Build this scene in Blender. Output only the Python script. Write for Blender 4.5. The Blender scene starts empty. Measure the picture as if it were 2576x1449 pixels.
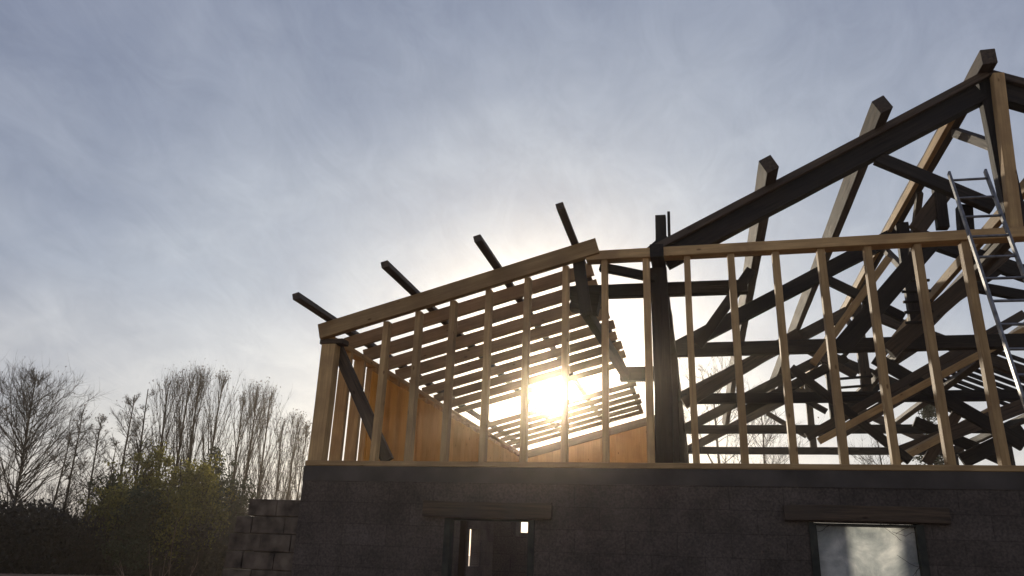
import bpy, math, random
from mathutils import Vector, Matrix, noise
random.seed(7)
scene=bpy.context.scene
COL=scene.collection
WM={}
# ------------------------------------------------------------------ camera
D=8.5
C=Vector((0,-D,1.6))
FPX=1900.0
PITCH=math.radians(19.6); YAW=math.radians(14.0); ROLL=math.radians(2.1)
F=Vector((-math.sin(YAW)*math.cos(PITCH),math.cos(YAW)*math.cos(PITCH),math.sin(PITCH)))
R0=F.cross(Vector((0,0,1))).normalized(); U0=R0.cross(F).normalized()
R=R0*math.cos(ROLL)+U0*math.sin(ROLL); U=-R0*math.sin(ROLL)+U0*math.cos(ROLL)
cd=bpy.data.cameras.new("camera"); cam=bpy.data.objects.new("camera",cd); COL.objects.link(cam)
m=Matrix((R,U,-F)).transposed().to_4x4(); m.translation=C; cam.matrix_world=m
cd.sensor_width=36; cd.lens=36*FPX/2576; cd.clip_end=6000; cd.clip_start=0.05
scene.camera=cam
# surveying helpers: sight line of a photo point, met with a real plane of the building
def ray(u,v): return (F*FPX+R*(u-1288)-U*(v-724.5))
def oy(u,v,y=0.0):
    d=ray(u,v); t=(y-C.y)/d.y; return C+d*t
def ox(u,v,x):
    d=ray(u,v); t=(x-C.x)/d.x; return C+d*t
def far(u,v,dist):
    d=ray(u,v); h=math.hypot(d.x,d.y); return C+d*(dist/h)
SUN=ray(1395,990).normalized()
# ------------------------------------------------------------------ node helpers
def newmat(name):
    mt=bpy.data.materials.new(name); mt.use_nodes=True
    nt=mt.node_tree; b=nt.nodes["Principled BSDF"]; return mt,nt,b
def N(nt,t,**k):
    n=nt.nodes.new(t)
    for a,v in k.items(): setattr(n,a,v)
    return n
def L(nt,a,b): nt.links.new(a,b)
def ramp(nt,stops,interp='LINEAR'):
    n=nt.nodes.new('ShaderNodeValToRGB'); n.color_ramp.interpolation=interp
    e=n.color_ramp.elements
    e[0].position=stops[0][0]; e[0].color=(*stops[0][1],1)
    e[1].position=stops[1][0]; e[1].color=(*stops[1][1],1)
    for p,c in stops[2:]:
        x=e.new(p); x.color=(*c,1)
    return n
def wood(name,dark,light,patch,bump=0.4,transl=0.0,rnd=(0.75,1.2)):
    mt,nt,b=newmat(name)
    tc=N(nt,'ShaderNodeTexCoord'); oi=N(nt,'ShaderNodeObjectInfo')
    mp=N(nt,'ShaderNodeMapping'); mp.inputs['Scale'].default_value=(1.2,22,22)
    ad=N(nt,'ShaderNodeVectorMath',operation='ADD')
    mu=N(nt,'ShaderNodeVectorMath',operation='SCALE'); mu.inputs['Scale'].default_value=37.0
    cx=N(nt,'ShaderNodeCombineXYZ'); L(nt,oi.outputs['Random'],cx.inputs[0]);L(nt,oi.outputs['Random'],cx.inputs[1])
    L(nt,cx.outputs[0],mu.inputs[0]); L(nt,tc.outputs['Object'],ad.inputs[0]); L(nt,mu.outputs[0],ad.inputs[1])
    L(nt,ad.outputs[0],mp.inputs['Vector'])
    n1=N(nt,'ShaderNodeTexNoise'); n1.inputs['Scale'].default_value=1.5; n1.inputs['Detail'].default_value=7; n1.inputs['Roughness'].default_value=0.65
    L(nt,mp.outputs[0],n1.inputs['Vector'])
    r1=ramp(nt,[(0.3,dark),(0.7,light)]); L(nt,n1.outputs[0],r1.inputs[0])
    n2=N(nt,'ShaderNodeTexNoise'); n2.inputs['Scale'].default_value=2.3; n2.inputs['Detail'].default_value=5
    L(nt,ad.outputs[0],n2.inputs['Vector'])
    r2=ramp(nt,[(0.45,(0,0,0)),(0.7,(1,1,1))]); L(nt,n2.outputs[0],r2.inputs[0])
    mx=N(nt,'ShaderNodeMix',data_type='RGBA'); L(nt,r2.outputs[0],mx.inputs[0]); L(nt,r1.outputs[0],mx.inputs[6]); mx.inputs[7].default_value=(*patch,1)
    vo=N(nt,'ShaderNodeTexVoronoi'); vo.inputs['Scale'].default_value=3.0
    mp2=N(nt,'ShaderNodeMapping'); mp2.inputs['Scale'].default_value=(1.0,2.4,2.4); L(nt,ad.outputs[0],mp2.inputs[0]); L(nt,mp2.outputs[0],vo.inputs['Vector'])
    r3=ramp(nt,[(0.05,(0.3,0.22,0.15)),(0.11,(1,1,1))]); L(nt,vo.outputs['Distance'],r3.inputs[0])
    m2=N(nt,'ShaderNodeMix',data_type='RGBA',blend_type='MULTIPLY'); m2.inputs[0].default_value=0.8
    L(nt,mx.outputs[2],m2.inputs[6]); L(nt,r3.outputs[0],m2.inputs[7])
    hv=N(nt,'ShaderNodeHueSaturation'); L(nt,m2.outputs[2],hv.inputs['Color'])
    mr=N(nt,'ShaderNodeMapRange'); mr.inputs[3].default_value=rnd[0]; mr.inputs[4].default_value=rnd[1]
    L(nt,oi.outputs['Random'],mr.inputs[0]); L(nt,mr.outputs[0],hv.inputs['Value'])
    L(nt,hv.outputs[0],b.inputs['Base Color']); b.inputs['Roughness'].default_value=0.75
    b.inputs['Specular IOR Level'].default_value=0.3
    bp=N(nt,'ShaderNodeBump'); bp.inputs['Strength'].default_value=bump; bp.inputs['Distance'].default_value=0.01
    L(nt,n1.outputs[0],bp.inputs['Height']); L(nt,bp.outputs[0],b.inputs['Normal'])
    if transl>0:
        tr=N(nt,'ShaderNodeBsdfTranslucent'); L(nt,hv.outputs[0],tr.inputs[0])
        ms=N(nt,'ShaderNodeMixShader'); ms.inputs[0].default_value=transl
        out=nt.nodes['Material Output']; L(nt,b.outputs[0],ms.inputs[1]); L(nt,tr.outputs[0],ms.inputs[2]); L(nt,ms.outputs[0],out.inputs[0])
    return mt
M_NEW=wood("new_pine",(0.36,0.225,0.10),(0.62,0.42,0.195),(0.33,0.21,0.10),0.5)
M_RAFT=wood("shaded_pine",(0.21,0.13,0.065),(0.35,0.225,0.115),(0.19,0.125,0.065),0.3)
M_BOARD=wood("glowing_pine_board",(0.76,0.50,0.19),(0.88,0.63,0.27),(0.70,0.45,0.16),0.2,0.85,(0.90,1.04))  # bright tone and strong translucency put a warm glow into the boards
M_GABLE=wood("glowing_gable_board",(0.56,0.35,0.14),(0.68,0.45,0.19),(0.50,0.31,0.12),0.2,0.5,(0.92,1.05))  # orange tone and translucency give the far gable a dimmer glow
M_OLD=wood("old_oak",(0.032,0.024,0.018),(0.14,0.098,0.064),(0.08,0.063,0.05),0.8)
M_CHAR=wood("charred_oak",(0.009,0.008,0.008),(0.045,0.034,0.027),(0.020,0.017,0.016),1.0)
def simple(name,c1,c2,scale,rough=0.9,bump=0.5,metal=0.0,spec=0.3):
    mt,nt,b=newmat(name)
    tc=N(nt,'ShaderNodeTexCoord'); n=N(nt,'ShaderNodeTexNoise'); n.inputs['Scale'].default_value=scale; n.inputs['Detail'].default_value=8
    L(nt,tc.outputs['Object'],n.inputs['Vector']); r=ramp(nt,[(0.32,c1),(0.68,c2)]); L(nt,n.outputs[0],r.inputs[0])
    L(nt,r.outputs[0],b.inputs['Base Color']); b.inputs['Roughness'].default_value=rough; b.inputs['Metallic'].default_value=metal
    b.inputs['Specular IOR Level'].default_value=spec
    bp=N(nt,'ShaderNodeBump'); bp.inputs['Strength'].default_value=bump; bp.inputs['Distance'].default_value=0.02
    L(nt,n.outputs[0],bp.inputs['Height']); L(nt,bp.outputs[0],b.inputs['Normal'])
    return mt
M_ALU=simple("aluminium",(0.13,0.13,0.135),(0.28,0.28,0.285),14,0.55,0.15,0.7,0.5)
M_BARK=simple("bark",(0.022,0.017,0.013),(0.06,0.045,0.035),6)
M_TWIG=simple("twig_bark",(0.025,0.018,0.014),(0.06,0.043,0.033),3)
M_CONC=simple("poured_concrete",(0.058,0.050,0.044),(0.098,0.086,0.077),2.5,0.95,0.5)
M_FRAME=simple("dark_painted_frame",(0.02,0.022,0.018),(0.05,0.05,0.04),9,0.7,0.4)
M_GROUND=simple("leafy_soil",(0.10,0.06,0.038),(0.42,0.28,0.19),3.5,1.0,1.0)
def leafmat(name,c1,c2,tr=0.35):
    mt,nt,b=newmat(name)
    g=N(nt,'ShaderNodeNewGeometry'); r=ramp(nt,[(0.0,c1),(1.0,c2)]); L(nt,g.outputs['Random Per Island'],r.inputs[0])
    L(nt,r.outputs[0],b.inputs['Base Color']); b.inputs['Roughness'].default_value=0.7
    t=N(nt,'ShaderNodeBsdfTranslucent'); L(nt,r.outputs[0],t.inputs[0]); ms=N(nt,'ShaderNodeMixShader'); ms.inputs[0].default_value=tr
    L(nt,b.outputs[0],ms.inputs[1]); L(nt,t.outputs[0],ms.inputs[2]); L(nt,ms.outputs[0],nt.nodes['Material Output'].inputs[0])
    return mt
M_LEAFY=leafmat("autumn_yellow_leaf",(0.08,0.085,0.018),(0.31,0.27,0.05),0.4)
M_LEAFG=leafmat("dark_green_leaf",(0.015,0.028,0.011),(0.045,0.065,0.025),0.3)
M_LEAFD=leafmat("thicket_leaf",(0.008,0.008,0.008),(0.03,0.025,0.02),0.1)
M_LEAFB=leafmat("brown_leaf",(0.04,0.022,0.012),(0.11,0.06,0.025),0.3)
def block_mat(name,gain):
    mt,nt,b=newmat(name)
    tc=N(nt,'ShaderNodeTexCoord'); sp=N(nt,'ShaderNodeSeparateXYZ'); L(nt,tc.outputs['Object'],sp.inputs[0])
    ad=N(nt,'ShaderNodeMath',operation='ADD'); L(nt,sp.outputs[0],ad.inputs[0]); L(nt,sp.outputs[1],ad.inputs[1])
    cb=N(nt,'ShaderNodeCombineXYZ'); L(nt,ad.outputs[0],cb.inputs[0]); L(nt,sp.outputs[2],cb.inputs[1])
    nw=N(nt,'ShaderNodeTexNoise'); nw.inputs['Scale'].default_value=7; nw.inputs['Detail'].default_value=3; L(nt,tc.outputs['Object'],nw.inputs['Vector'])
    mw=N(nt,'ShaderNodeVectorMath',operation='SCALE'); mw.inputs['Scale'].default_value=0.018; L(nt,nw.outputs['Color'],mw.inputs[0])
    av=N(nt,'ShaderNodeVectorMath',operation='ADD'); L(nt,cb.outputs[0],av.inputs[0]); L(nt,mw.outputs[0],av.inputs[1])
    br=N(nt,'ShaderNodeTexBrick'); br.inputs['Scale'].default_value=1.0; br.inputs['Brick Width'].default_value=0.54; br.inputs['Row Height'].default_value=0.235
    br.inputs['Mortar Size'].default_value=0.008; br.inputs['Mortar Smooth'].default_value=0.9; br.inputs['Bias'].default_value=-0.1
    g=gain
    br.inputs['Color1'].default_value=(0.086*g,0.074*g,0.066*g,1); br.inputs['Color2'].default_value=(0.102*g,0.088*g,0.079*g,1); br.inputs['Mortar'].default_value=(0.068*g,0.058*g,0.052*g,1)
    L(nt,av.outputs[0],br.inputs['Vector'])
    n1=N(nt,'ShaderNodeTexNoise'); n1.inputs['Scale'].default_value=48; n1.inputs['Detail'].default_value=6; L(nt,tc.outputs['Object'],n1.inputs['Vector'])
    r1=ramp(nt,[(0.3,(0.7,0.7,0.7)),(0.7,(1.25,1.24,1.23))]); L(nt,n1.outputs[0],r1.inputs[0])
    n2=N(nt,'ShaderNodeTexNoise'); n2.inputs['Scale'].default_value=1.5; n2.inputs['Detail'].default_value=8; n2.inputs['Roughness'].default_value=0.65; L(nt,tc.outputs['Object'],n2.inputs['Vector'])
    r2=ramp(nt,[(0.3,(0.62,0.60,0.58)),(0.7,(1.35,1.30,1.25))]); L(nt,n2.outputs[0],r2.inputs[0])
    a=N(nt,'ShaderNodeMix',data_type='RGBA',blend_type='MULTIPLY'); a.inputs[0].default_value=1; L(nt,br.outputs[0],a.inputs[6]); L(nt,r1.outputs[0],a.inputs[7])
    c=N(nt,'ShaderNodeMix',data_type='RGBA',blend_type='MULTIPLY'); c.inputs[0].default_value=1; L(nt,a.outputs[2],c.inputs[6]); L(nt,r2.outputs[0],c.inputs[7])
    L(nt,c.outputs[2],b.inputs['Base Color']); b.inputs['Roughness'].default_value=0.95; b.inputs['Specular IOR Level'].default_value=0.2
    s=N(nt,'ShaderNodeMath',operation='MULTIPLY'); s.inputs[1].default_value=-0.4; L(nt,br.outputs['Fac'],s.inputs[0])
    s2=N(nt,'ShaderNodeMath',operation='ADD'); L(nt,s.outputs[0],s2.inputs[0]); L(nt,n1.outputs[0],s2.inputs[1])
    bp=N(nt,'ShaderNodeBump'); bp.inputs['Strength'].default_value=0.4; bp.inputs['Distance'].default_value=0.007; L(nt,s2.outputs[0],bp.inputs['Height']); L(nt,bp.outputs[0],b.inputs['Normal'])
    return mt
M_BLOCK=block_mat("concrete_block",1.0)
M_BLOCKI=block_mat("brightened_inner_block",1.8)  # block colour brightened to make up for little light in the room
def plastic():
    mt,nt,b=newmat("translucent_plastic_sheet")
    tc=N(nt,'ShaderNodeTexCoord'); n=N(nt,'ShaderNodeTexNoise'); n.inputs['Scale'].default_value=2.6; n.inputs['Detail'].default_value=10; n.inputs['Roughness'].default_value=0.66; n.inputs['Distortion'].default_value=0.4
    L(nt,tc.outputs['Object'],n.inputs['Vector']); r=ramp(nt,[(0.35,(0.22,0.25,0.26)),(0.5,(0.42,0.45,0.45)),(0.72,(0.85,0.86,0.82))]); L(nt,n.outputs[0],r.inputs[0])
    L(nt,r.outputs[0],b.inputs['Base Color']); b.inputs['Roughness'].default_value=0.3
    n2=N(nt,'ShaderNodeTexNoise'); n2.inputs['Scale'].default_value=9; n2.inputs['Detail'].default_value=6; L(nt,tc.outputs['Object'],n2.inputs['Vector'])
    bp=N(nt,'ShaderNodeBump'); bp.inputs['Strength'].default_value=0.5; bp.inputs['Distance'].default_value=0.03; L(nt,n2.outputs[0],bp.inputs['Height']); L(nt,bp.outputs[0],b.inputs['Normal'])
    t=N(nt,'ShaderNodeBsdfTranslucent'); L(nt,r.outputs[0],t.inputs[0]); ms=N(nt,'ShaderNodeMixShader'); ms.inputs[0].default_value=0.6
    L(nt,b.outputs[0],ms.inputs[1]); L(nt,t.outputs[0],ms.inputs[2]); L(nt,ms.outputs[0],nt.nodes['Material Output'].inputs[0])
    return mt
M_PLASTIC=plastic()
# ------------------------------------------------------------------ object helpers
def put(o,mw,parent=None):
    COL.objects.link(o); WM[o]=mw
    if parent is not None:
        o.parent=parent; o.matrix_parent_inverse=WM[parent].inverted()
    o.matrix_basis=mw
    return o
def empty(name,loc,parent=None,**k):
    o=bpy.data.objects.new(name,None); o.empty_display_size=0.2
    put(o,Matrix.Translation(Vector(loc)),parent)
    for a,v in k.items(): o[a]=v
    return o
def mesh_obj(name,verts,faces,mat,mw=Matrix(),parent=None,smooth=False,**k):
    me=bpy.data.meshes.new(name); me.from_pydata([tuple(v) for v in verts],[],faces); me.update()
    me.materials.append(mat)
    if smooth: me.polygons.foreach_set('use_smooth',[True]*len(me.polygons))
    o=bpy.data.objects.new(name,me); put(o,mw,parent)
    for a,v in k.items(): o[a]=v
    return o
def beam(name,p0,p1,w,h,mat,parent,up=(0,0,1),jit=0.0,ch=0.006,**k):
    p0=Vector(p0); p1=Vector(p1); d=p1-p0; ln=d.length; x=d.normalized(); z=Vector(up); z=(z-x*z.dot(x))
    if z.length<1e-3: z=Vector((0,1,0)); z=z-x*z.dot(x)
    z.normalize(); y=z.cross(x)
    n=max(2,int(ln/0.35)) if jit>0 else 1
    prof=[]
    a,b=w/2,h/2
    for sx,sy in ((1,1),(-1,1),(-1,-1),(1,-1)):
        c1=(sx*(a-ch),sy*b); c2=(sx*a,sy*(b-ch))
        prof+= [c2,c1] if sx*sy>0 else [c1,c2]
    vs=[];fs=[]
    bow=(random.uniform(-1,1)*jit*1.2,random.uniform(-1,1)*jit*1.2)
    for i in range(n+1):
        t=i/n; s=math.sin(t*math.pi)
        oy_,oz_=bow[0]*s+random.uniform(-1,1)*jit*0.3,bow[1]*s+random.uniform(-1,1)*jit*0.3
        for py,pz in prof:
            q=1+random.uniform(-1,1)*jit*2.0
            vs.append((t*ln,py*q+oy_,pz*q+oz_))
    for i in range(n):
        for j in range(8):
            k2=(j+1)%8
            fs.append((i*8+j,(i+1)*8+j,(i+1)*8+k2,i*8+k2))
    fs.append(tuple(range(8))); fs.append(tuple(n*8+j for j in reversed(range(8))))
    mw=Matrix((x,y,z)).transposed().to_4x4(); mw.translation=p0
    return mesh_obj(name,vs,fs,mat,mw,parent,**k)
def boxes(name,bl,mat,parent=None,base=(0,0,0),**k):
    vs=[];fs=[]; bx=Vector(base)
    for (x0,x1,y0,y1,z0,z1) in bl:
        o=len(vs)
        for x in (x0,x1):
            for y in (y0,y1):
                for z in (z0,z1): vs.append(Vector((x,y,z))-bx)
        for f in ((0,1,3,2),(4,6,7,5),(0,4,5,1),(2,3,7,6),(0,2,6,4),(1,5,7,3)): fs.append(tuple(o+i for i in f))
    return mesh_obj(name,vs,fs,mat,Matrix.Translation(bx),parent,**k)
# ------------------------------------------------------------------ setting: ground
G=3000
mesh_obj("ground",[(-G,-G,0),(G,-G,0),(G,G,0),(-G,G,0)],[(0,1,2,3)],M_GROUND,kind="structure")
# ------------------------------------------------------------------ barn
XL=oy(765,1182,-0.05).x
ZP=oy(1475,1179,0).z
PT=0.06
ZT=(oy(1600,655,0).z+oy(2200,612,0).z)/2
LY=10.8
HY=17.5
XH=oy(1672,1160,0.3).x
XA=oy(2478,200,0.3).x
XRR=2*XA-XH
barn=empty("unfinished_barn",(XL,0,0),label="block-walled barn with new timber framing and charred roof trusses",category="building")
XE=XRR+0.4
def px(u,v=1350,y=-0.05): return oy(u,v,y).x
w1=(px(1128),px(1333)); z1=oy(1230,1303,-0.05).z
w2=(px(2050),px(2312)); z2=oy(2180,1315,-0.05).z
zs=0.95
T=0.2; yf=-0.05
zc=ZP-0.17
fac=[(XL,w1[0],yf,yf+T,0,zc),(w1[0],w1[1],yf,yf+T,0,zs),(w1[0],w1[1],yf,yf+T,z1,zc),
     (w1[1],w2[0],yf,yf+T,0,zc),(w2[0],w2[1],yf,yf+T,0,zs),(w2[0],w2[1],yf,yf+T,z2,zc),(w2[1],XE,yf,yf+T,0,zc)]
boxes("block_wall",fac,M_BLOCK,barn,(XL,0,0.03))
boxes("concrete_bond_beam",[(XL-0.004,XE+0.004,yf-0.006,yf+T+0.004,zc,ZP)],M_CONC,barn,(XL,0,zc))
xs=XL+T
a1=ox(1180,1380,xs).y; a2=ox(1207,1380,xs).y; at=ox(1195,1330,xs).z; ab=ox(1195,1425,xs).z
sw=[(XL,xs,yf+T,a1,0,ZP),(XL,xs,a1,a2,0,ab),(XL,xs,a1,a2,at,ZP),(XL,xs,a2,LY,0,ZP)]
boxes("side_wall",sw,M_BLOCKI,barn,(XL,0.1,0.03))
hx0=max(xs,oy(1296,1320,LY).x); hx1=oy(1345,1320,LY).x; hz=oy(1320,1340,LY).z  # opening added in the rear wall; sky through it stands in for a sunlit patch
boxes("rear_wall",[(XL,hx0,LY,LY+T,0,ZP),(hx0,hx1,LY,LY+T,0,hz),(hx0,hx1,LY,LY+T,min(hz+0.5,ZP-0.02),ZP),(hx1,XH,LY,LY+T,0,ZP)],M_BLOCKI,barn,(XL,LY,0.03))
boxes("hall_wall",[(XH-0.1,XH+0.1,LY+T,HY,0,ZP),(XH+0.1,XE-T,HY-T,HY,0,ZP),(XE-T,XE,yf+T,HY,0,ZP)],M_BLOCK,barn,(XH,LY,0.03))
xp=px(1240,1380,2.6); xp2=px(1296,1380,2.6); zi=oy(1320,1350,2.6).z
boxes("inner_wall",[(xp,xp2,2.6,2.8,0,ZP-0.3),(xp2,XH-0.1,2.6,2.8,0,zi),(XH-0.1,XH+0.1,yf+T,LY,0,2.1)],M_BLOCKI,barn,(xp,2.6,0.0))
beam("inner_post",(px(1165,1380,2.0),2.0,0.0),(px(1165,1380,2.0),2.0,ZP-0.05),0.09,0.09,M_OLD,barn,up=(1,0,0),jit=0.004)
# lower broken wall next to the corner
rows=[]; rh=0.2
ztop=oy(700,1256,-0.05).z
k=0; z=ztop
while z>0.0:
    u=[622,590,572,566,556,566,552,560,555,550][min(k,9)]
    xl=px(u,min(1449,1270+k*40)); z0=max(0,z-rh+0.008)
    x=xl
    while x<XL-0.02:
        wd=min(random.uniform(0.38,0.44),XL-0.01-x)
        if x==xl and k%2: wd=0.22
        j=random.uniform(-0.012,0.012)
        rows.append((x+0.004,x+wd-0.004 if x+wd<XL-0.02 else XL-0.005,yf+0.02+j,yf+T+0.02+j,z0,z-random.uniform(0,0.003)))
        x+=wd
    z-=rh; k+=1
rows=[(a,b,c,d,e,f) for (a,b,c,d,e,f) in rows if b-a>0.03 and f>e]
rows.append((px(640,1330),XL-0.01,yf+0.05,yf+T-0.02,0,ztop-0.02))
M_ROUGH=simple("weathered_block",(0.045,0.036,0.029),(0.18,0.145,0.11),6,0.95,0.3)
bw=boxes("broken_wall",rows,M_ROUGH,None,(px(640),0,0),label="low broken end of a mossy concrete block wall",category="wall")
bv=bw.modifiers.new("b","BEVEL"); bv.width=0.008; bv.segments=2
class MB:
    def __init__(s): s.v=[]; s.f=[]
    def seg(s,p,q,r0,r1,n=3):
        d=(q-p)
        if d.length<1e-5: return
        d.normalize(); a=d.orthogonal().normalized(); b=d.cross(a); o=len(s.v)
        for c,r in((p,r0),(q,r1)):
            for i in range(n):
                t=2*math.pi*i/n; s.v.append(c+a*(math.cos(t)*r)+b*(math.sin(t)*r))
        for i in range(n):
            j=(i+1)%n; s.f.append((o+i,o+j,o+n+j,o+n+i))
    def leaf(s,p,sz):
        a=Vector((random.gauss(0,1),random.gauss(0,1),random.gauss(0,1))).normalized(); b=a.orthogonal().normalized(); o=len(s.v)
        s.v+= [p+a*sz,p+b*sz*0.5,p-a*sz,p-b*sz*0.5]; s.f.append((o,o+1,o+2,o+3))
def rv(s): return Vector((random.gauss(0,s),random.gauss(0,s),random.gauss(0,s)))
def limb(mb,p,d,ln,r,n,wob,upb,sides=3,axis=Vector((0,0,1))):
    pts=[p.copy()]; d=d.normalized()
    for i in range(n):
        d=(d+rv(wob)+axis*upb).normalized(); q=pts[-1]+d*(ln/n)
        mb.seg(pts[-1],q,r*(1-i/n*0.8),r*(1-(i+1)/n*0.8),sides); pts.append(q)
    return pts,d
def along(pts,t):
    x=t*(len(pts)-1); i=min(int(x),len(pts)-2); return pts[i].lerp(pts[i+1],x-i),(pts[i+1]-pts[i]).normalized()
def window(ww,zt,lin,label,sheet):
    xc=(ww[0]+ww[1])/2
    g=empty("window",(xc,yf,zs),barn,label=label)
    f=0.07
    boxes("frame",[(ww[0]-0.05,ww[0]+f*0.3,yf-0.02,yf+0.12,zs-0.05,zt-0.012),(ww[1]-f*0.3,ww[1]+0.05,yf-0.02,yf+0.12,zs-0.05,zt-0.012),
        (ww[0]+f*0.3,ww[1]-f*0.3,yf-0.01,yf+0.11,zs-0.05,zs+0.02),(ww[0]+f*0.3,ww[1]-f*0.3,yf-0.01,yf+0.11,zt-0.03,zt-0.012)],M_FRAME,g,(xc,yf,zs))
    a=oy(lin[0],lin[2],yf-0.04); b=oy(lin[1],lin[2],yf-0.04); t=oy((lin[0]+lin[1])/2,lin[3],yf-0.04).z
    beam("lintel",(a.x,yf+0.05,(t+zt)/2+0.005),(b.x,yf+0.05,(t+zt)/2+0.005),0.22,t-zt+0.01,M_OLD,g,jit=0.012)
    if sheet:
        nx,nz=24,20; vs=[];fs=[]
        for i in range(nx+1):
            for j in range(nz+1):
                X=ww[0]+0.02+(ww[1]-ww[0]-0.04)*i/nx; Z=zs+0.02+(zt-zs-0.04)*j/nz
                vs.append((X-xc,0.06+0.016*noise.noise(Vector((X*5,Z*5,0)))+random.uniform(-.003,.003),Z-zs))
        for i in range(nx):
            for j in range(nz):
                q=i*(nz+1)+j; fs.append((q,q+nz+1,q+nz+2,q+1))
        mesh_obj("plastic_sheet",vs,fs,M_PLASTIC,Matrix.Translation((xc,yf,zs)),g,smooth=True)
        vb=MB()
        for i in range(8):
            s0=Vector((random.uniform(ww[0],ww[1])-xc,0.015,zt-zs-0.02)) if i%2 else Vector((ww[1]-xc-0.02,0.015,random.uniform(0.6,1)*(zt-zs)))
            dd=Vector((random.uniform(-1,1),0,-random.uniform(0.1,0.5))) if i%2 else Vector((-1,0,random.uniform(-.5,.4)))
            pts=[s0]; dcur=dd.normalized(); 
            for q in range(6):
                dcur=(dcur+Vector((random.gauss(0,.3),0,random.gauss(0,.3)))).normalized(); nx_=pts[-1]+dcur*random.uniform(0.02,0.05); nx_.y=0.015
                vb.seg(pts[-1],nx_,0.0025,0.002); pts.append(nx_)
        mesh_obj("dry_vine",vb.v,vb.f,M_BARK,Matrix.Translation((xc,yf,zs)),g)
window(w1,z1,(1065,1388,1280,1264),"open window hole with dark frame and timber lintel",False)
window(w2,z2,(1973,2388,1292,1277),"window hole covered with crumpled translucent plastic sheet",True)
# ------------------------------------------------------------------ new timber front wall
fw=empty("timber_frame_wall",(XL,0,ZP),barn,label="new pine stud wall on top of the block wall")
SD=0.12
beam("bottom_plate",(XL+0.01,0.03,ZP+PT/2+0.002),(XE,0.03,ZP+PT/2+0.002),SD+0.07,PT,M_NEW,fw,jit=0.002)
zb=ZP+PT+0.004
tpl=oy(1475,661,0).x
beam("top_plate",(tpl,0.05,ZT+0.058),(XE,0.05,ZT+0.058),0.17,0.117,M_NEW,fw,jit=0.003)
B0=oy(806,836,-0.02); B1=oy(1504,620,-0.02)
sl_=(B1.z-B0.z)/(B1.x-B0.x)
def zbeam(x): return B0.z+(x-B0.x)*sl_
BH=0.20
for u in (935,1022,1113,1210,1314,1418,1523,1637,1752,1875,2000,2127,2257,2395,2532):
    x=oy(u,1165,0).x
    new = u<1500
    ztop = zbeam(x)-BH/2*1.08-0.005 if new else ZT-0.003
    w=0.075 if new else random.uniform(0.068,0.085)
    beam("stud",(x,0.06,zb),(x+random.uniform(-.012,.012),0.06,ztop),SD,w,M_NEW,fw,up=(1,0,0),jit=0.004)
x=XE-0.6
while x>oy(2532,1165,0).x+0.4:
    beam("stud",(x,0.06,zb),(x,0.06,ZT-0.003),SD,0.065,M_NEW,fw,up=(1,0,0)); x-=0.5
xc0=oy(790,1165,0).x
cpz=zbeam(xc0+0.06)-0.2
beam("corner_post",(xc0,0.08,zb),(xc0,0.08,cpz),0.16,0.19,M_NEW,fw,up=(1,0,0),jit=0.004)
beam("post_head",(xc0-0.12,0.08,cpz+0.035),(xc0+0.2,0.08,cpz+0.035),0.17,0.065,M_OLD,fw)
a=oy(848,872,0.2); b=oy(975,1160,0.2)
beam("diagonal_brace",a,b,0.08,0.15,M_OLD,fw,up=(0,0,1),jit=0.01)
beam("sloping_top_beam",B0,B1,0.1,BH,M_NEW,fw,jit=0.003)
# ------------------------------------------------------------------ lean-to: side studs, rafters, purlins
lt=empty("lean_to_frame",(XL,1,ZP),barn,label="new pine lean-to roof frame of rafters and purlins")
y=0.58; XS=XL+0.08
zsw=zbeam(XL+0.15)-BH/2-0.07
while y<LY:
    beam("side_stud",(XS,y,zb),(XS,y,zsw),0.07,0.16,M_NEW,lt,up=(1,0,0)); y+=0.43
beam("side_bottom_plate",(XS,0.2,ZP+PT/2+0.002),(XS,LY,ZP+PT/2+0.002),0.15,PT,M_NEW,lt)
beam("side_top_plate",(XS,0.05,zsw+0.04),(XS,LY+0.1,zsw+0.04),0.15,0.075,M_NEW,lt)
y=1.35
while y<LY-0.1:
    beam("side_board",(XS+0.1,y,zb-0.02),(XS+0.1,y,zsw-0.10+random.uniform(-.01,.01)),0.022,0.24,M_BOARD,lt,up=(0,1,0),ch=0.001); y+=0.2415
XRF=oy(1460,640,0).x
# where the sun's sight line from the yard meets the roof plane: rafters near it are left out to let the sun show
dd=SUN; t=(B0.z-C.z-sl_*(B0.x-C.x))/(dd.z-sl_*dd.x)
YS=(C+dd*t).y
y=0.62
ys=[]
while y<LY+0.1:
    ys.append(y); y+=0.62
for i,y in enumerate(ys):
    if abs(y-YS)<0.56: continue
    xe=XRF+random.uniform(0,0.1)
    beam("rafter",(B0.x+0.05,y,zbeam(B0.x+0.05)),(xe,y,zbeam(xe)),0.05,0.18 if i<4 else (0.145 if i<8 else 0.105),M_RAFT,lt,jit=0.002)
up=Vector((-sl_,0,1)).normalized()
for (u0,v0,u1,v1) in ((722,760,828,822),(952,682,1042,742),(1191,600,1250,676),(1411,518,1445,614)):
    q=oy(u1,v1,-0.02)
    zc_=zbeam(q.x)+BH/2+0.05
    d=ray(u0,v0); t=(zc_-C.z)/d.z; ye=(C+d*t).y
    ye=max(min(ye,-0.4),-2.3)
    if u0<1000: ye-=0.2
    beam("purlin",(q.x,ye,zc_),(q.x,LY+0.5,zc_),0.09,0.08,M_OLD,lt,up=up,jit=0.004)
x=XL+0.1
while x<XH-0.2:
    beam("gable_board",(x,LY+0.15,zb),(x,LY+0.15,zbeam(x)-0.16),0.022,0.2,M_GABLE,lt,up=(1,0,0),ch=0.001); x+=0.2015
beam("gable_top_rail",(XL+0.05,LY+0.12,zbeam(XL+0.05)-0.2),(XH-0.2,LY+0.12,zbeam(XH-0.2)-0.2),0.04,0.2,M_RAFT,lt)
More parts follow.
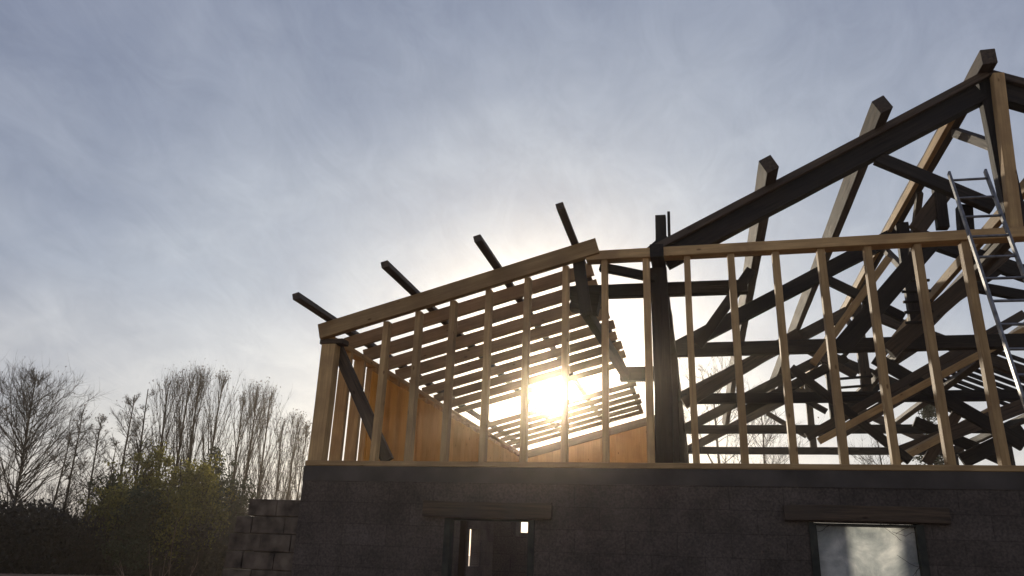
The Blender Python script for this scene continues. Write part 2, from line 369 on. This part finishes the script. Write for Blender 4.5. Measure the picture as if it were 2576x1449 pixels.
# ------------------------------------------------------------------ old hall trusses
ZTIE=ZT+0.05
E=oy(1650,632,0.3); A=oy(2475,199,0.3); P0=oy(1672,655,0.3); P1=oy(2462,238,0.3)
rs=(A.z-E.z)/(A.x-E.x)
S0=oy(2205,398,0.3); S1=oy(2500,522,0.3)
def mir(p): return Vector((2*XA-p.x,p.y,p.z))
def sh(p,y): return Vector((p.x,p.y+y,p.z))
TS=4.2
for k in range(5):
    dy=k*TS; old=M_CHAR if k in (0,1,3) else M_OLD
    g=empty("roof_truss",(XA,0.3+dy,ZTIE),barn,label="charred old king-post roof truss")
    for f in (lambda p:p, mir):
        if k==0:
            beam("upper_rafter",f(sh(E,-0.1)),f(sh(A,-0.1)),0.08,0.09,M_OLD,g,jit=0.004)
        beam("principal_rafter",f(sh(P0,dy)),f(sh(P1,dy)),0.15,0.245,old,g,jit=0.009)
        beam("strut",f(sh(S0,dy)),f(sh(S1,dy)),0.1,0.15,old,g,jit=0.006)
        q=Vector((XH,0.3+dy,zb)) if f is not mir else mir(Vector((XH,0.3+dy,zb)))
        beam("oak_post",q,(q.x,q.y,ZTIE-0.1),0.18,0.2,M_CHAR,g,up=(1,0,0),jit=0.012)
    beam("king_post",(XA,0.3+dy,ZTIE+0.1),(XA,0.3+dy,A.z-0.02),0.14,0.2,old,g,up=(1,0,0),jit=0.008)
    if k>0: beam("tie_beam",(XH-0.3,0.3+dy,ZTIE),(XRR+0.3,0.3+dy,ZTIE),0.15,0.22,M_CHAR,g,jit=0.006)
rp=empty("hall_purlins",(XA,0.3,ZT),barn,label="old oak purlins running over the trusses")
nrm=Vector((-rs,0,1)).normalized()
def hall_purlin(q,yend,w,h,mat,mirror=False,u=None):
    n=nrm.copy()
    if mirror: n.x=-n.x
    beam("purlin",(q.x,yend,q.z),(q.x,HY+0.2,q.z),w,h,mat,rp,up=n,jit=0.008)
for (u,v,u0,v0) in ((2205,340,2222,262),(1930,482,1942,412)):
    q=oy(u,v,0.2)
    zc_=A.z+(q.x-A.x)*rs+0.13
    d=ray(u0,v0); t=(zc_-C.z)/d.z; ye=(C+d*t).y
    ye=max(min(ye,-0.15),-1.4)
    hall_purlin(Vector((q.x,0,zc_)),ye,0.155,0.19,M_OLD)
    hall_purlin(Vector((2*XA-q.x,0,zc_)),0.1,0.15,0.18,M_OLD,True)
d=ray(2478,130); t=(A.z+0.1-C.z)/d.z; ye=(C+d*t).y
ye=max(min(ye,-0.1),-0.7)
beam("ridge_beam",(XA-0.04,ye+0.1,A.z+0.1),(XA-0.04,HY+0.2,A.z+0.1),0.16,0.2,M_OLD,rp,jit=0.012)
beam("ridge_board",(XA-0.22,0.5,A.z-0.12),(XA-0.22,HY,A.z-0.12),0.07,0.14,M_NEW,rp,jit=0.005)
q=oy(2576,475,0.8); beam("purlin",(q.x,0.6,q.z),(q.x,9.0,q.z),0.08,0.16,M_NEW,rp,jit=0.005)
q=oy(2576,560,1.6); beam("purlin",(q.x,1.2,q.z),(q.x,13.0,q.z),0.12,0.16,M_OLD,rp,jit=0.005)
beam("wall_plate",(XH,-0.05,ZTIE+0.02),(XH,HY,ZTIE+0.02),0.16,0.16,M_CHAR,rp,jit=0.02)
beam("wall_plate",(XRR,0.4,ZTIE+0.02),(XRR,HY,ZTIE+0.02),0.16,0.16,M_CHAR,rp,jit=0.02)
for k in range(4):
    dy=k*TS
    beam("ridge_brace",(XA,0.3+dy,A.z-0.95),(XA,1.5+dy,A.z-0.02),0.09,0.12,M_OLD,rp,jit=0.006)
    beam("ridge_brace",(XA,0.3+dy+TS,A.z-0.95),(XA,TS-0.9+dy,A.z-0.02),0.09,0.12,M_OLD,rp,jit=0.006)
for y in (9.0,9.4,9.8,10.2,10.6,11.0,11.4,11.8,12.2):
    e=mir(sh(E,0)); s0=Vector((XA,0,A.z)).lerp(Vector((e.x,0,e.z)),random.uniform(0.5,0.6))
    beam("common_rafter",(s0.x,y,s0.z+0.2),(e.x+0.2,y,E.z+0.18),0.06,0.09,M_CHAR,rp,jit=0.006)
ex=empty("charred_bracing",(XH,1,ZT),barn,label="charred and patched loose braces between the trusses")
def loose(name,u0,v0,y0,u1,v1,y1,w,h,mat): beam(name,oy(u0,v0,y0),oy(u1,v1,y1),w,h,mat,ex,jit=0.003)
loose("post",2508,190,0.12,2556,590,0.12,0.12,0.12,M_NEW)
loose("brace",2340,612,3,2112,880,3,0.12,0.26,M_CHAR)
loose("brace",2235,650,3.5,2045,915,3.5,0.1,0.11,M_NEW)
loose("brace",2530,630,3.6,2235,885,3.6,0.12,0.24,M_OLD)
loose("brace",2576,832,6,2060,1110,6,0.09,0.12,M_NEW)
loose("brace",2576,790,7,2030,1100,7,0.09,0.16,M_OLD)
loose("brace",2450,890,8,2120,1085,8,0.1,0.24,M_OLD)
loose("brace",2260,1140,8,2576,1020,8,0.12,0.26,M_OLD)
loose("brace",2250,1160,7,2500,1030,9,0.12,0.14,M_NEW)
loose("brace",1755,870,2,1890,680,2,0.09,0.14,M_CHAR)
loose("brace",1720,1015,6,2010,840,6,0.1,0.22,M_OLD)
loose("brace",1860,1040,9,2130,900,9,0.1,0.2,M_CHAR)
loose("brace",2576,745,2.5,2440,720,2.5,0.1,0.14,M_CHAR)
loose("brace",2200,900,7,2576,1120,7,0.1,0.24,M_CHAR)
loose("brace",1990,925,7,2290,1160,7,0.1,0.16,M_CHAR)
loose("brace",2420,1160,9,2576,1085,9,0.1,0.3,M_CHAR)
loose("brace",2300,1060,10,2540,1165,10,0.1,0.24,M_CHAR)
loose("brace",2330,1165,9,2420,1020,9,0.1,0.2,M_OLD)
loose("beam",1435,738,0.5,1880,722,0.5,0.12,0.16,M_CHAR)
loose("beam",1560,942,2.6,1670,940,2.6,0.15,0.2,M_CHAR)
loose("beam",1510,672,0.2,1650,700,0.2,0.1,0.1,M_CHAR)
loose("block",1440,755,0.35,1508,765,0.35,0.2,0.27,M_CHAR)
loose("post_head",1663,640,0.3,1662,546,0.3,0.13,0.13,M_CHAR)
loose("rod",1684,610,0.2,1682,533,0.2,0.03,0.035,M_CHAR)
loose("beam",1615,655,0.25,1680,600,0.25,0.1,0.14,M_CHAR)
loose("post",1450,620,0.1,1475,790,0.1,0.1,0.14,M_CHAR)
loose("brace",1475,785,0.3,1575,945,2.3,0.1,0.13,M_CHAR)
loose("gusset",2380,478,1.0,2305,580,1.0,0.08,0.2,M_OLD)
loose("post",2360,470,1.0,2372,575,1.0,0.12,0.13,M_CHAR)
loose("post",2425,520,0.5,2430,590,0.5,0.14,0.15,M_CHAR)
for i in range(5):
    v=708+i*26
    loose("step",2266+i*3,v,3.38,2338+i*3,v-3,3.38,0.05,0.035,M_CHAR)
for i in range(3):
    v=955+i*22
    loose("plank",2090,v,6+i*.3,2195,v-8,6+i*.3,0.08,0.035,M_CHAR)
# ------------------------------------------------------------------ ladder
tp=oy(2430,445,-0.14); ft=Vector((0,-2.1,0))
ddir=Vector((0,tp.y-ft.y,tp.z)).normalized(); nn=ddir.cross(Vector((1,0,0)))
def onlad(u,v):
    d=ray(u,v); t=(tp-C).dot(nn)/d.dot(nn); return C+d*t
l0=onlad(2387,435); l1=onlad(2576,1010)
dr=(l1-l0).normalized(); lf=l0+dr*((0-l0.z)/dr.z)
sd=nn.cross(dr).normalized()
if sd.x<0: sd=-sd
LW=0.36
lad=empty("ladder",lf,label="aluminium extension ladder leaning on the stud wall",category="ladder")
beam("rail",lf,l0,0.025,0.06,M_ALU,lad,up=nn); beam("rail",lf+sd*LW,l0+sd*LW,0.025,0.06,M_ALU,lad,up=nn)
s=0.12; ln=(l0-lf).length
while s<ln:
    p=l0+(lf-l0)*(s/ln); beam("rung",p+sd*0.013,p+sd*(LW-0.013),0.026,0.026,M_ALU,lad,up=nn); s+=0.28
# ------------------------------------------------------------------ trees
def bare_tree(base,top,W,poplar,label,name="bare_tree",leafmat_=None,leaves=0,nb=34,grp=None,tw=1.0):
    tr=MB(); cr=MB(); base=Vector(base); H=top.z; ax=(Vector(top)-base).normalized()
    r=H*0.011
    pts,_=limb(tr,Vector((0,0,-0.2)),ax,H*0.98+0.2,r,12,0.02,0.15,6,ax)
    tips=[]
    for i in range(nb):
        t=random.uniform(0.12 if poplar else 0.22,0.96)
        p,_=along(pts,t); az=random.uniform(0,2*math.pi)
        if poplar:
            el=math.radians(random.uniform(73,83)); ln=min(H*0.32,(1-t)*H*0.9)+0.3
        else:
            el=math.radians(random.uniform(28,60)); prof=math.sin(min(1,max(0.05,(1-t)/0.75))*math.pi*0.6)
            ln=W*0.55*prof/max(0.4,math.cos(el))+0.3
        d=Vector((math.cos(az)*math.cos(el),math.sin(az)*math.cos(el),math.sin(el)))+ax-Vector((0,0,1))
        rb=max(0.016,r*0.36*(1-t*0.75))
        b1,_=limb(tr,p,d,ln,rb,6,0.04 if poplar else 0.09,0.03,4)
        for j in range(6):
            p2,d2=along(b1,random.uniform(0.15,1)); dd=(d2+rv(0.18 if poplar else 0.45)+Vector((0,0,0.2))).normalized()
            l2=ln*random.uniform(0.25,0.45)
            if p2.z+l2>H*1.02: l2=max(0.3,H*1.02-p2.z)
            b2,_=limb(cr,p2,dd,l2,0.013*tw,4,0.09,0.05)
            for k in range(6 if not poplar else 4):
                p3,d3=along(b2,random.uniform(0.15,1)); dd=(d3+rv(0.25 if poplar else 0.5)+Vector((0,0,0.15))).normalized()
                b3,_=limb(cr,p3,dd,l2*random.uniform(0.3,0.6)+0.15,0.0075*tw,2,0.12,0.04); tips.append(b3[-1])
    mw=Matrix.Translation(base)
    t=mesh_obj(name,tr.v,tr.f,M_BARK,mw,None,True,label=label,category="tree")
    if grp: t["group"]=grp
    mesh_obj("crown",cr.v,cr.f,M_TWIG,mw,t)
    if leaves:
        lf=MB()
        for _ in range(leaves): lf.leaf(random.choice(tips)+rv(0.08),random.uniform(0.05,0.08))
        mesh_obj("leaves",lf.v,lf.f,leafmat_,mw,t)
    return t
trees=[(0,1010,70,0,30),(92,932,190,0,130),(168,1065,50,0,28),(205,1022,65,0,38),(258,1038,65,0,38),(335,982,80,0,42),(385,970,70,0,42),
 (432,955,0,1,34),(470,942,0,1,38),(512,935,0,1,40),(548,950,0,1,36),(610,1000,0,1,32),(640,978,0,1,38),(675,990,0,1,34),(716,1062,0,1,26),(744,1052,0,1,26),(768,1078,0,1,20),(300,1100,60,0,30)]
for (u,v,w,pop,nb) in trees:
    dist=random.uniform(56,63)
    p=far(u,v,dist)
    b=far(u-30,1350,dist); b=(b+p)/2
    bare_tree((b.x,b.y,0),p,w/1950*dist,bool(pop),"tall bare poplar with upright branches, thin remaining leaves" if pop else ("tall bare tree with a broad rounded crown" if nb>80 else "bare deciduous tree with spreading twigs"),
       "poplar_tree" if pop else "bare_tree",M_LEAFB,260 if pop else 150,nb=nb,grp="row of poplars at the field edge" if pop else "bare trees at the field edge",tw=1.1)
for (u,v,w,dist) in ((1800,925,300,42),(1900,1010,180,46),(2210,1070,120,48)):
    p=far(u,v,dist)
    bare_tree((p.x,p.y,0),p,w/2000*dist,False,"bare deciduous tree behind the barn","bare_tree",M_LEAFB,60,nb=30,grp="bare trees beyond the barn",tw=0.8)
def conifer(u,v,dist,wd):
    p=far(u,v,dist); H=p.z; tr=MB(); lf=MB()
    limb(tr,Vector((0,0,-.1)),Vector((0,0,1)),H,0.16,6,0.01,0,6)
    for i in range(170):
        t=random.uniform(0.08,0.99); rr=wd*(1-t)**0.8+0.15; az=random.uniform(0,6.283)
        s0=Vector((0,0,H*t)); d=Vector((math.cos(az),math.sin(az),random.uniform(-0.25,0.1)))
        pts,_=limb(tr,s0,d,rr*random.uniform(0.7,1.1),0.025,4,0.05,0)
        for j in range(50):
            q,_=along(pts,random.uniform(0.15,1)); lf.leaf(q+rv(0.12),random.uniform(0.06,0.12))
    o=mesh_obj("conifer_tree",tr.v,tr.f,M_BARK,Matrix.Translation((p.x,p.y,0)),None,label="dark green conifer beyond the barn",category="tree")
    mesh_obj("crown",lf.v,lf.f,M_LEAFG,Matrix.Translation((p.x,p.y,0)),o)
conifer(2330,1000,46,2.2)
def leafy(u,v,wpx,dist,mat,label,dens=60):
    p=far(u,v,dist); H=p.z; W=wpx/1950*dist/2; tr=MB(); lf=MB()
    nl=10
    for s in range(nl):
        az=random.uniform(0,6.283); lean=random.uniform(0.05,1.1)
        hh=H*random.uniform(0.68,1.0)*(1-0.22*lean) if s else H
        end=Vector((math.cos(az)*W*lean,math.sin(az)*W*lean,hh)) if s else Vector((0,0,H))
        pts=[Vector((0,0,0))]
        for i in range(1,9):
            tt=i/8; pts.append(Vector((end.x*tt**0.7,end.y*tt**0.7,end.z*tt))+rv(0.12))
            tr.seg(pts[-2],pts[-1],0.06*(1-tt*.8)+.01,0.06*(1-tt*.9)+.01,4)
        for c in range(15):
            tt=random.uniform(0.25,1.0); q,dq=along(pts,tt)
            e=q+rv(0.5)*(1.15-tt*0.5)+Vector((0,0,0.15)); 
            if e.z>H: e.z=H-random.random()*0.3
            tr.seg(q,e,0.012,0.006)
            cs=random.uniform(0.12,0.32)
            for i in range(int(dens*random.uniform(0.3,1.3))):
                lf.leaf(e+Vector((random.gauss(0,cs),random.gauss(0,cs),random.gauss(0,cs*.8))),random.uniform(0.06,0.11))
    mw=Matrix.Translation((p.x,p.y,0))
    o=mesh_obj("leafy_tree",tr.v,tr.f,M_BARK,mw,None,label=label,category="tree")
    mesh_obj("crown",lf.v,lf.f,mat,mw,o)
YL="yellow-green autumn tree in the thicket"; GL="dark green leafy tree behind the yellow ones"
leafy(325,1165,90,49,M_LEAFY,YL,50); leafy(390,1130,130,48,M_LEAFY,YL,85); leafy(455,1160,110,47,M_LEAFY,YL,65); leafy(515,1140,120,48,M_LEAFY,YL,85); leafy(370,1230,110,46,M_LEAFG,"dark green leafy tree in the thicket",50)
leafy(553,1130,90,54,M_LEAFG,GL,60); leafy(592,1185,90,50,M_LEAFG,GL,60); leafy(285,1200,80,52,M_LEAFG,GL)
th=MB()
def ttop(x,y): return 1.9+2.0*noise.noise(Vector((x*.22,y*.22,0)))+0.8*noise.noise(Vector((x*.7,y*.7,3)))
for i in range(50000):
    u=random.uniform(-150,800); dist=random.uniform(46,53)
    g=far(u,1380,dist)
    z=ttop(g.x,g.y)*random.random()**0.85
    th.leaf(Vector((g.x,g.y,max(0.02,z+random.gauss(0,.2)))),random.uniform(0.07,0.16))
for i in range(4200):
    u=random.uniform(-150,800); g=far(u,1380,random.uniform(46,53)); 
    limb(th,Vector((g.x,g.y,0)),Vector((random.gauss(0,.25),random.gauss(0,.25),1)),random.uniform(1.8,5.4),0.013,4,0.12,0.02)
mesh_obj("thicket",th.v,th.f,M_LEAFD,kind="stuff",label="dense dark hedge of brambles and brown undergrowth",category="hedge")
sp=MB(); sb=far(445,1440,13)
for k in range(9):
    d=Vector((random.gauss(0,.35),random.gauss(0,.35),1)); pts,_=limb(sp,Vector((0,0,0)),d,random.uniform(0.9,1.7) if k else 2.1,0.010,7,0.08,0.05,4)
    for j in range(3):
        q,dd=along(pts,random.uniform(.3,.9)); limb(sp,q,dd+rv(.4),0.35,0.005,3,.1,.05)
M_SAP=simple("pale_sapling_bark",(0.20,0.15,0.12),(0.34,0.27,0.21),3)
mesh_obj("sapling",sp.v,sp.f,M_SAP,Matrix.Translation((sb.x,sb.y,0)),label="thin bare sapling in the grass",category="plant")
# ------------------------------------------------------------------ forward-scattering volume added to make the glow around the sun
hz=boxes("sun_glow_haze",[(-80,80,-14,85,-1.0,32)],M_BARK,None,(0,0,0),kind="structure")
vm=bpy.data.materials.new("glow_scatter"); vm.use_nodes=True; vn=vm.node_tree; vn.nodes.clear()
vo=N(vn,'ShaderNodeOutputMaterial'); va=N(vn,'ShaderNodeAddShader')
for i,(dn,an,c) in enumerate(((0.0008,0.91,(1,0.84,0.66,1)),(0.00045,0.978,(1,0.95,0.86,1)))):
    vs_=N(vn,'ShaderNodeVolumeScatter'); vs_.inputs['Density'].default_value=dn; vs_.inputs['Anisotropy'].default_value=an; vs_.inputs['Color'].default_value=c
    L(vn,vs_.outputs[0],va.inputs[i])
L(vn,va.outputs[0],vo.inputs['Volume']); hz.data.materials.clear(); hz.data.materials.append(vm)
# ------------------------------------------------------------------ light
sd_=bpy.data.lights.new("sun","SUN"); sd_.energy=4.8; sd_.angle=math.radians(0.53); sd_.color=(1.0,0.86,0.66)
so=bpy.data.objects.new("sun",sd_); COL.objects.link(so); so.rotation_mode='QUATERNION'; so.rotation_quaternion=SUN.to_track_quat('Z','Y'); so.location=SUN*100
w=bpy.data.worlds.new("World"); scene.world=w; w.use_nodes=True; nt=w.node_tree; nt.nodes.clear()
out=N(nt,'ShaderNodeOutputWorld'); sky=N(nt,'ShaderNodeTexSky'); sky.sky_type='NISHITA'; sky.sun_disc=False
sky.sun_elevation=math.asin(SUN.z); sky.sun_rotation=math.atan2(SUN.x,SUN.y)
bg1=N(nt,'ShaderNodeBackground'); bg1.inputs[1].default_value=0.015; L(nt,sky.outputs[0],bg1.inputs[0])
tc=N(nt,'ShaderNodeTexCoord')
dt=N(nt,'ShaderNodeVectorMath',operation='DOT_PRODUCT'); L(nt,tc.outputs['Generated'],dt.inputs[0]); dt.inputs[1].default_value=SUN
mxd=N(nt,'ShaderNodeMath',operation='MAXIMUM'); L(nt,dt.outputs['Value'],mxd.inputs[0]); mxd.inputs[1].default_value=0.0
sx=N(nt,'ShaderNodeSeparateXYZ'); L(nt,tc.outputs['Generated'],sx.inputs[0])
el=ramp(nt,[(0.0,(0.60,0.54,0.51)),(0.12,(0.47,0.445,0.45)),(0.3,(0.265,0.29,0.365)),(0.7,(0.15,0.172,0.265))]); L(nt,sx.outputs[2],el.inputs[0])
za=N(nt,'ShaderNodeMath',operation='ADD'); L(nt,sx.outputs[2],za.inputs[0]); za.inputs[1].default_value=0.5
za2=N(nt,'ShaderNodeMath',operation='MAXIMUM'); L(nt,za.outputs[0],za2.inputs[0]); za2.inputs[1].default_value=0.05
cmb=N(nt,'ShaderNodeCombineXYZ'); 
for i in (0,1):
    dv=N(nt,'ShaderNodeMath',operation='DIVIDE'); L(nt,sx.outputs[i],dv.inputs[0]); L(nt,za2.outputs[0],dv.inputs[1]); L(nt,dv.outputs[0],cmb.inputs[i])
L(nt,sx.outputs[2],cmb.inputs[2])
mp=N(nt,'ShaderNodeMapping'); mp.inputs['Rotation'].default_value=(0,0,math.radians(-50)); mp.inputs['Scale'].default_value=(1.0,1.3,1); mp.inputs['Location'].default_value=(0.4,0.9,0); L(nt,cmb.outputs[0],mp.inputs[0])
c1=N(nt,'ShaderNodeTexNoise'); c1.inputs['Scale'].default_value=2.8; c1.inputs['Detail'].default_value=8; c1.inputs['Roughness'].default_value=0.55; c1.inputs['Distortion'].default_value=0.5; L(nt,mp.outputs[0],c1.inputs['Vector'])
mpb=N(nt,'ShaderNodeMapping'); mpb.inputs['Rotation'].default_value=(0,0,math.radians(20)); mpb.inputs['Scale'].default_value=(2.0,0.9,1.2); L(nt,cmb.outputs[0],mpb.inputs[0])
c2=N(nt,'ShaderNodeTexNoise'); c2.inputs['Scale'].default_value=8; c2.inputs['Detail'].default_value=12; c2.inputs['Roughness'].default_value=0.7; c2.inputs['Distortion'].default_value=0.9; L(nt,mpb.outputs[0],c2.inputs['Vector'])
r1=ramp(nt,[(0.30,(0.82,0.845,0.90)),(0.70,(1.22,1.20,1.15))]); L(nt,c1.outputs[0],r1.inputs[0])
r2=ramp(nt,[(0.35,(0.925,0.93,0.945)),(0.7,(1.14,1.13,1.11))]); L(nt,c2.outputs[0],r2.inputs[0])
def powterm(e,col):
    p=N(nt,'ShaderNodeMath',operation='POWER'); L(nt,mxd.outputs[0],p.inputs[0]); p.inputs[1].default_value=e
    s=N(nt,'ShaderNodeVectorMath',operation='SCALE'); s.inputs[0].default_value=col; L(nt,p.outputs[0],s.inputs['Scale']); return s.outputs[0]
def addv(a,b):
    n=N(nt,'ShaderNodeVectorMath',operation='ADD'); L(nt,a,n.inputs[0]); L(nt,b,n.inputs[1]); return n.outputs[0]
def mulv(a,b):
    n=N(nt,'ShaderNodeVectorMath',operation='MULTIPLY'); L(nt,a,n.inputs[0]); L(nt,b,n.inputs[1]); return n.outputs[0]
v=addv(el.outputs[0],powterm(6,(0.18,0.21,0.20)))
v=addv(v,powterm(50,(0.10,0.095,0.07)))
v=mulv(mulv(v,r1.outputs[0]),r2.outputs[0])
v=addv(v,powterm(350,(0.3,0.27,0.2)))
v=addv(v,powterm(3500,(5,4.5,3.5)))
v=addv(v,powterm(30000,(200,180,150)))
bg2=N(nt,'ShaderNodeBackground'); L(nt,v,bg2.inputs[0]); bg2.inputs[1].default_value=1.0
ads=N(nt,'ShaderNodeAddShader'); L(nt,bg1.outputs[0],ads.inputs[0]); L(nt,bg2.outputs[0],ads.inputs[1]); L(nt,ads.outputs[0],out.inputs[0])
scene.view_settings.view_transform='Standard'; scene.view_settings.look='None'; scene.view_settings.exposure=0; scene.view_settings.gamma=1
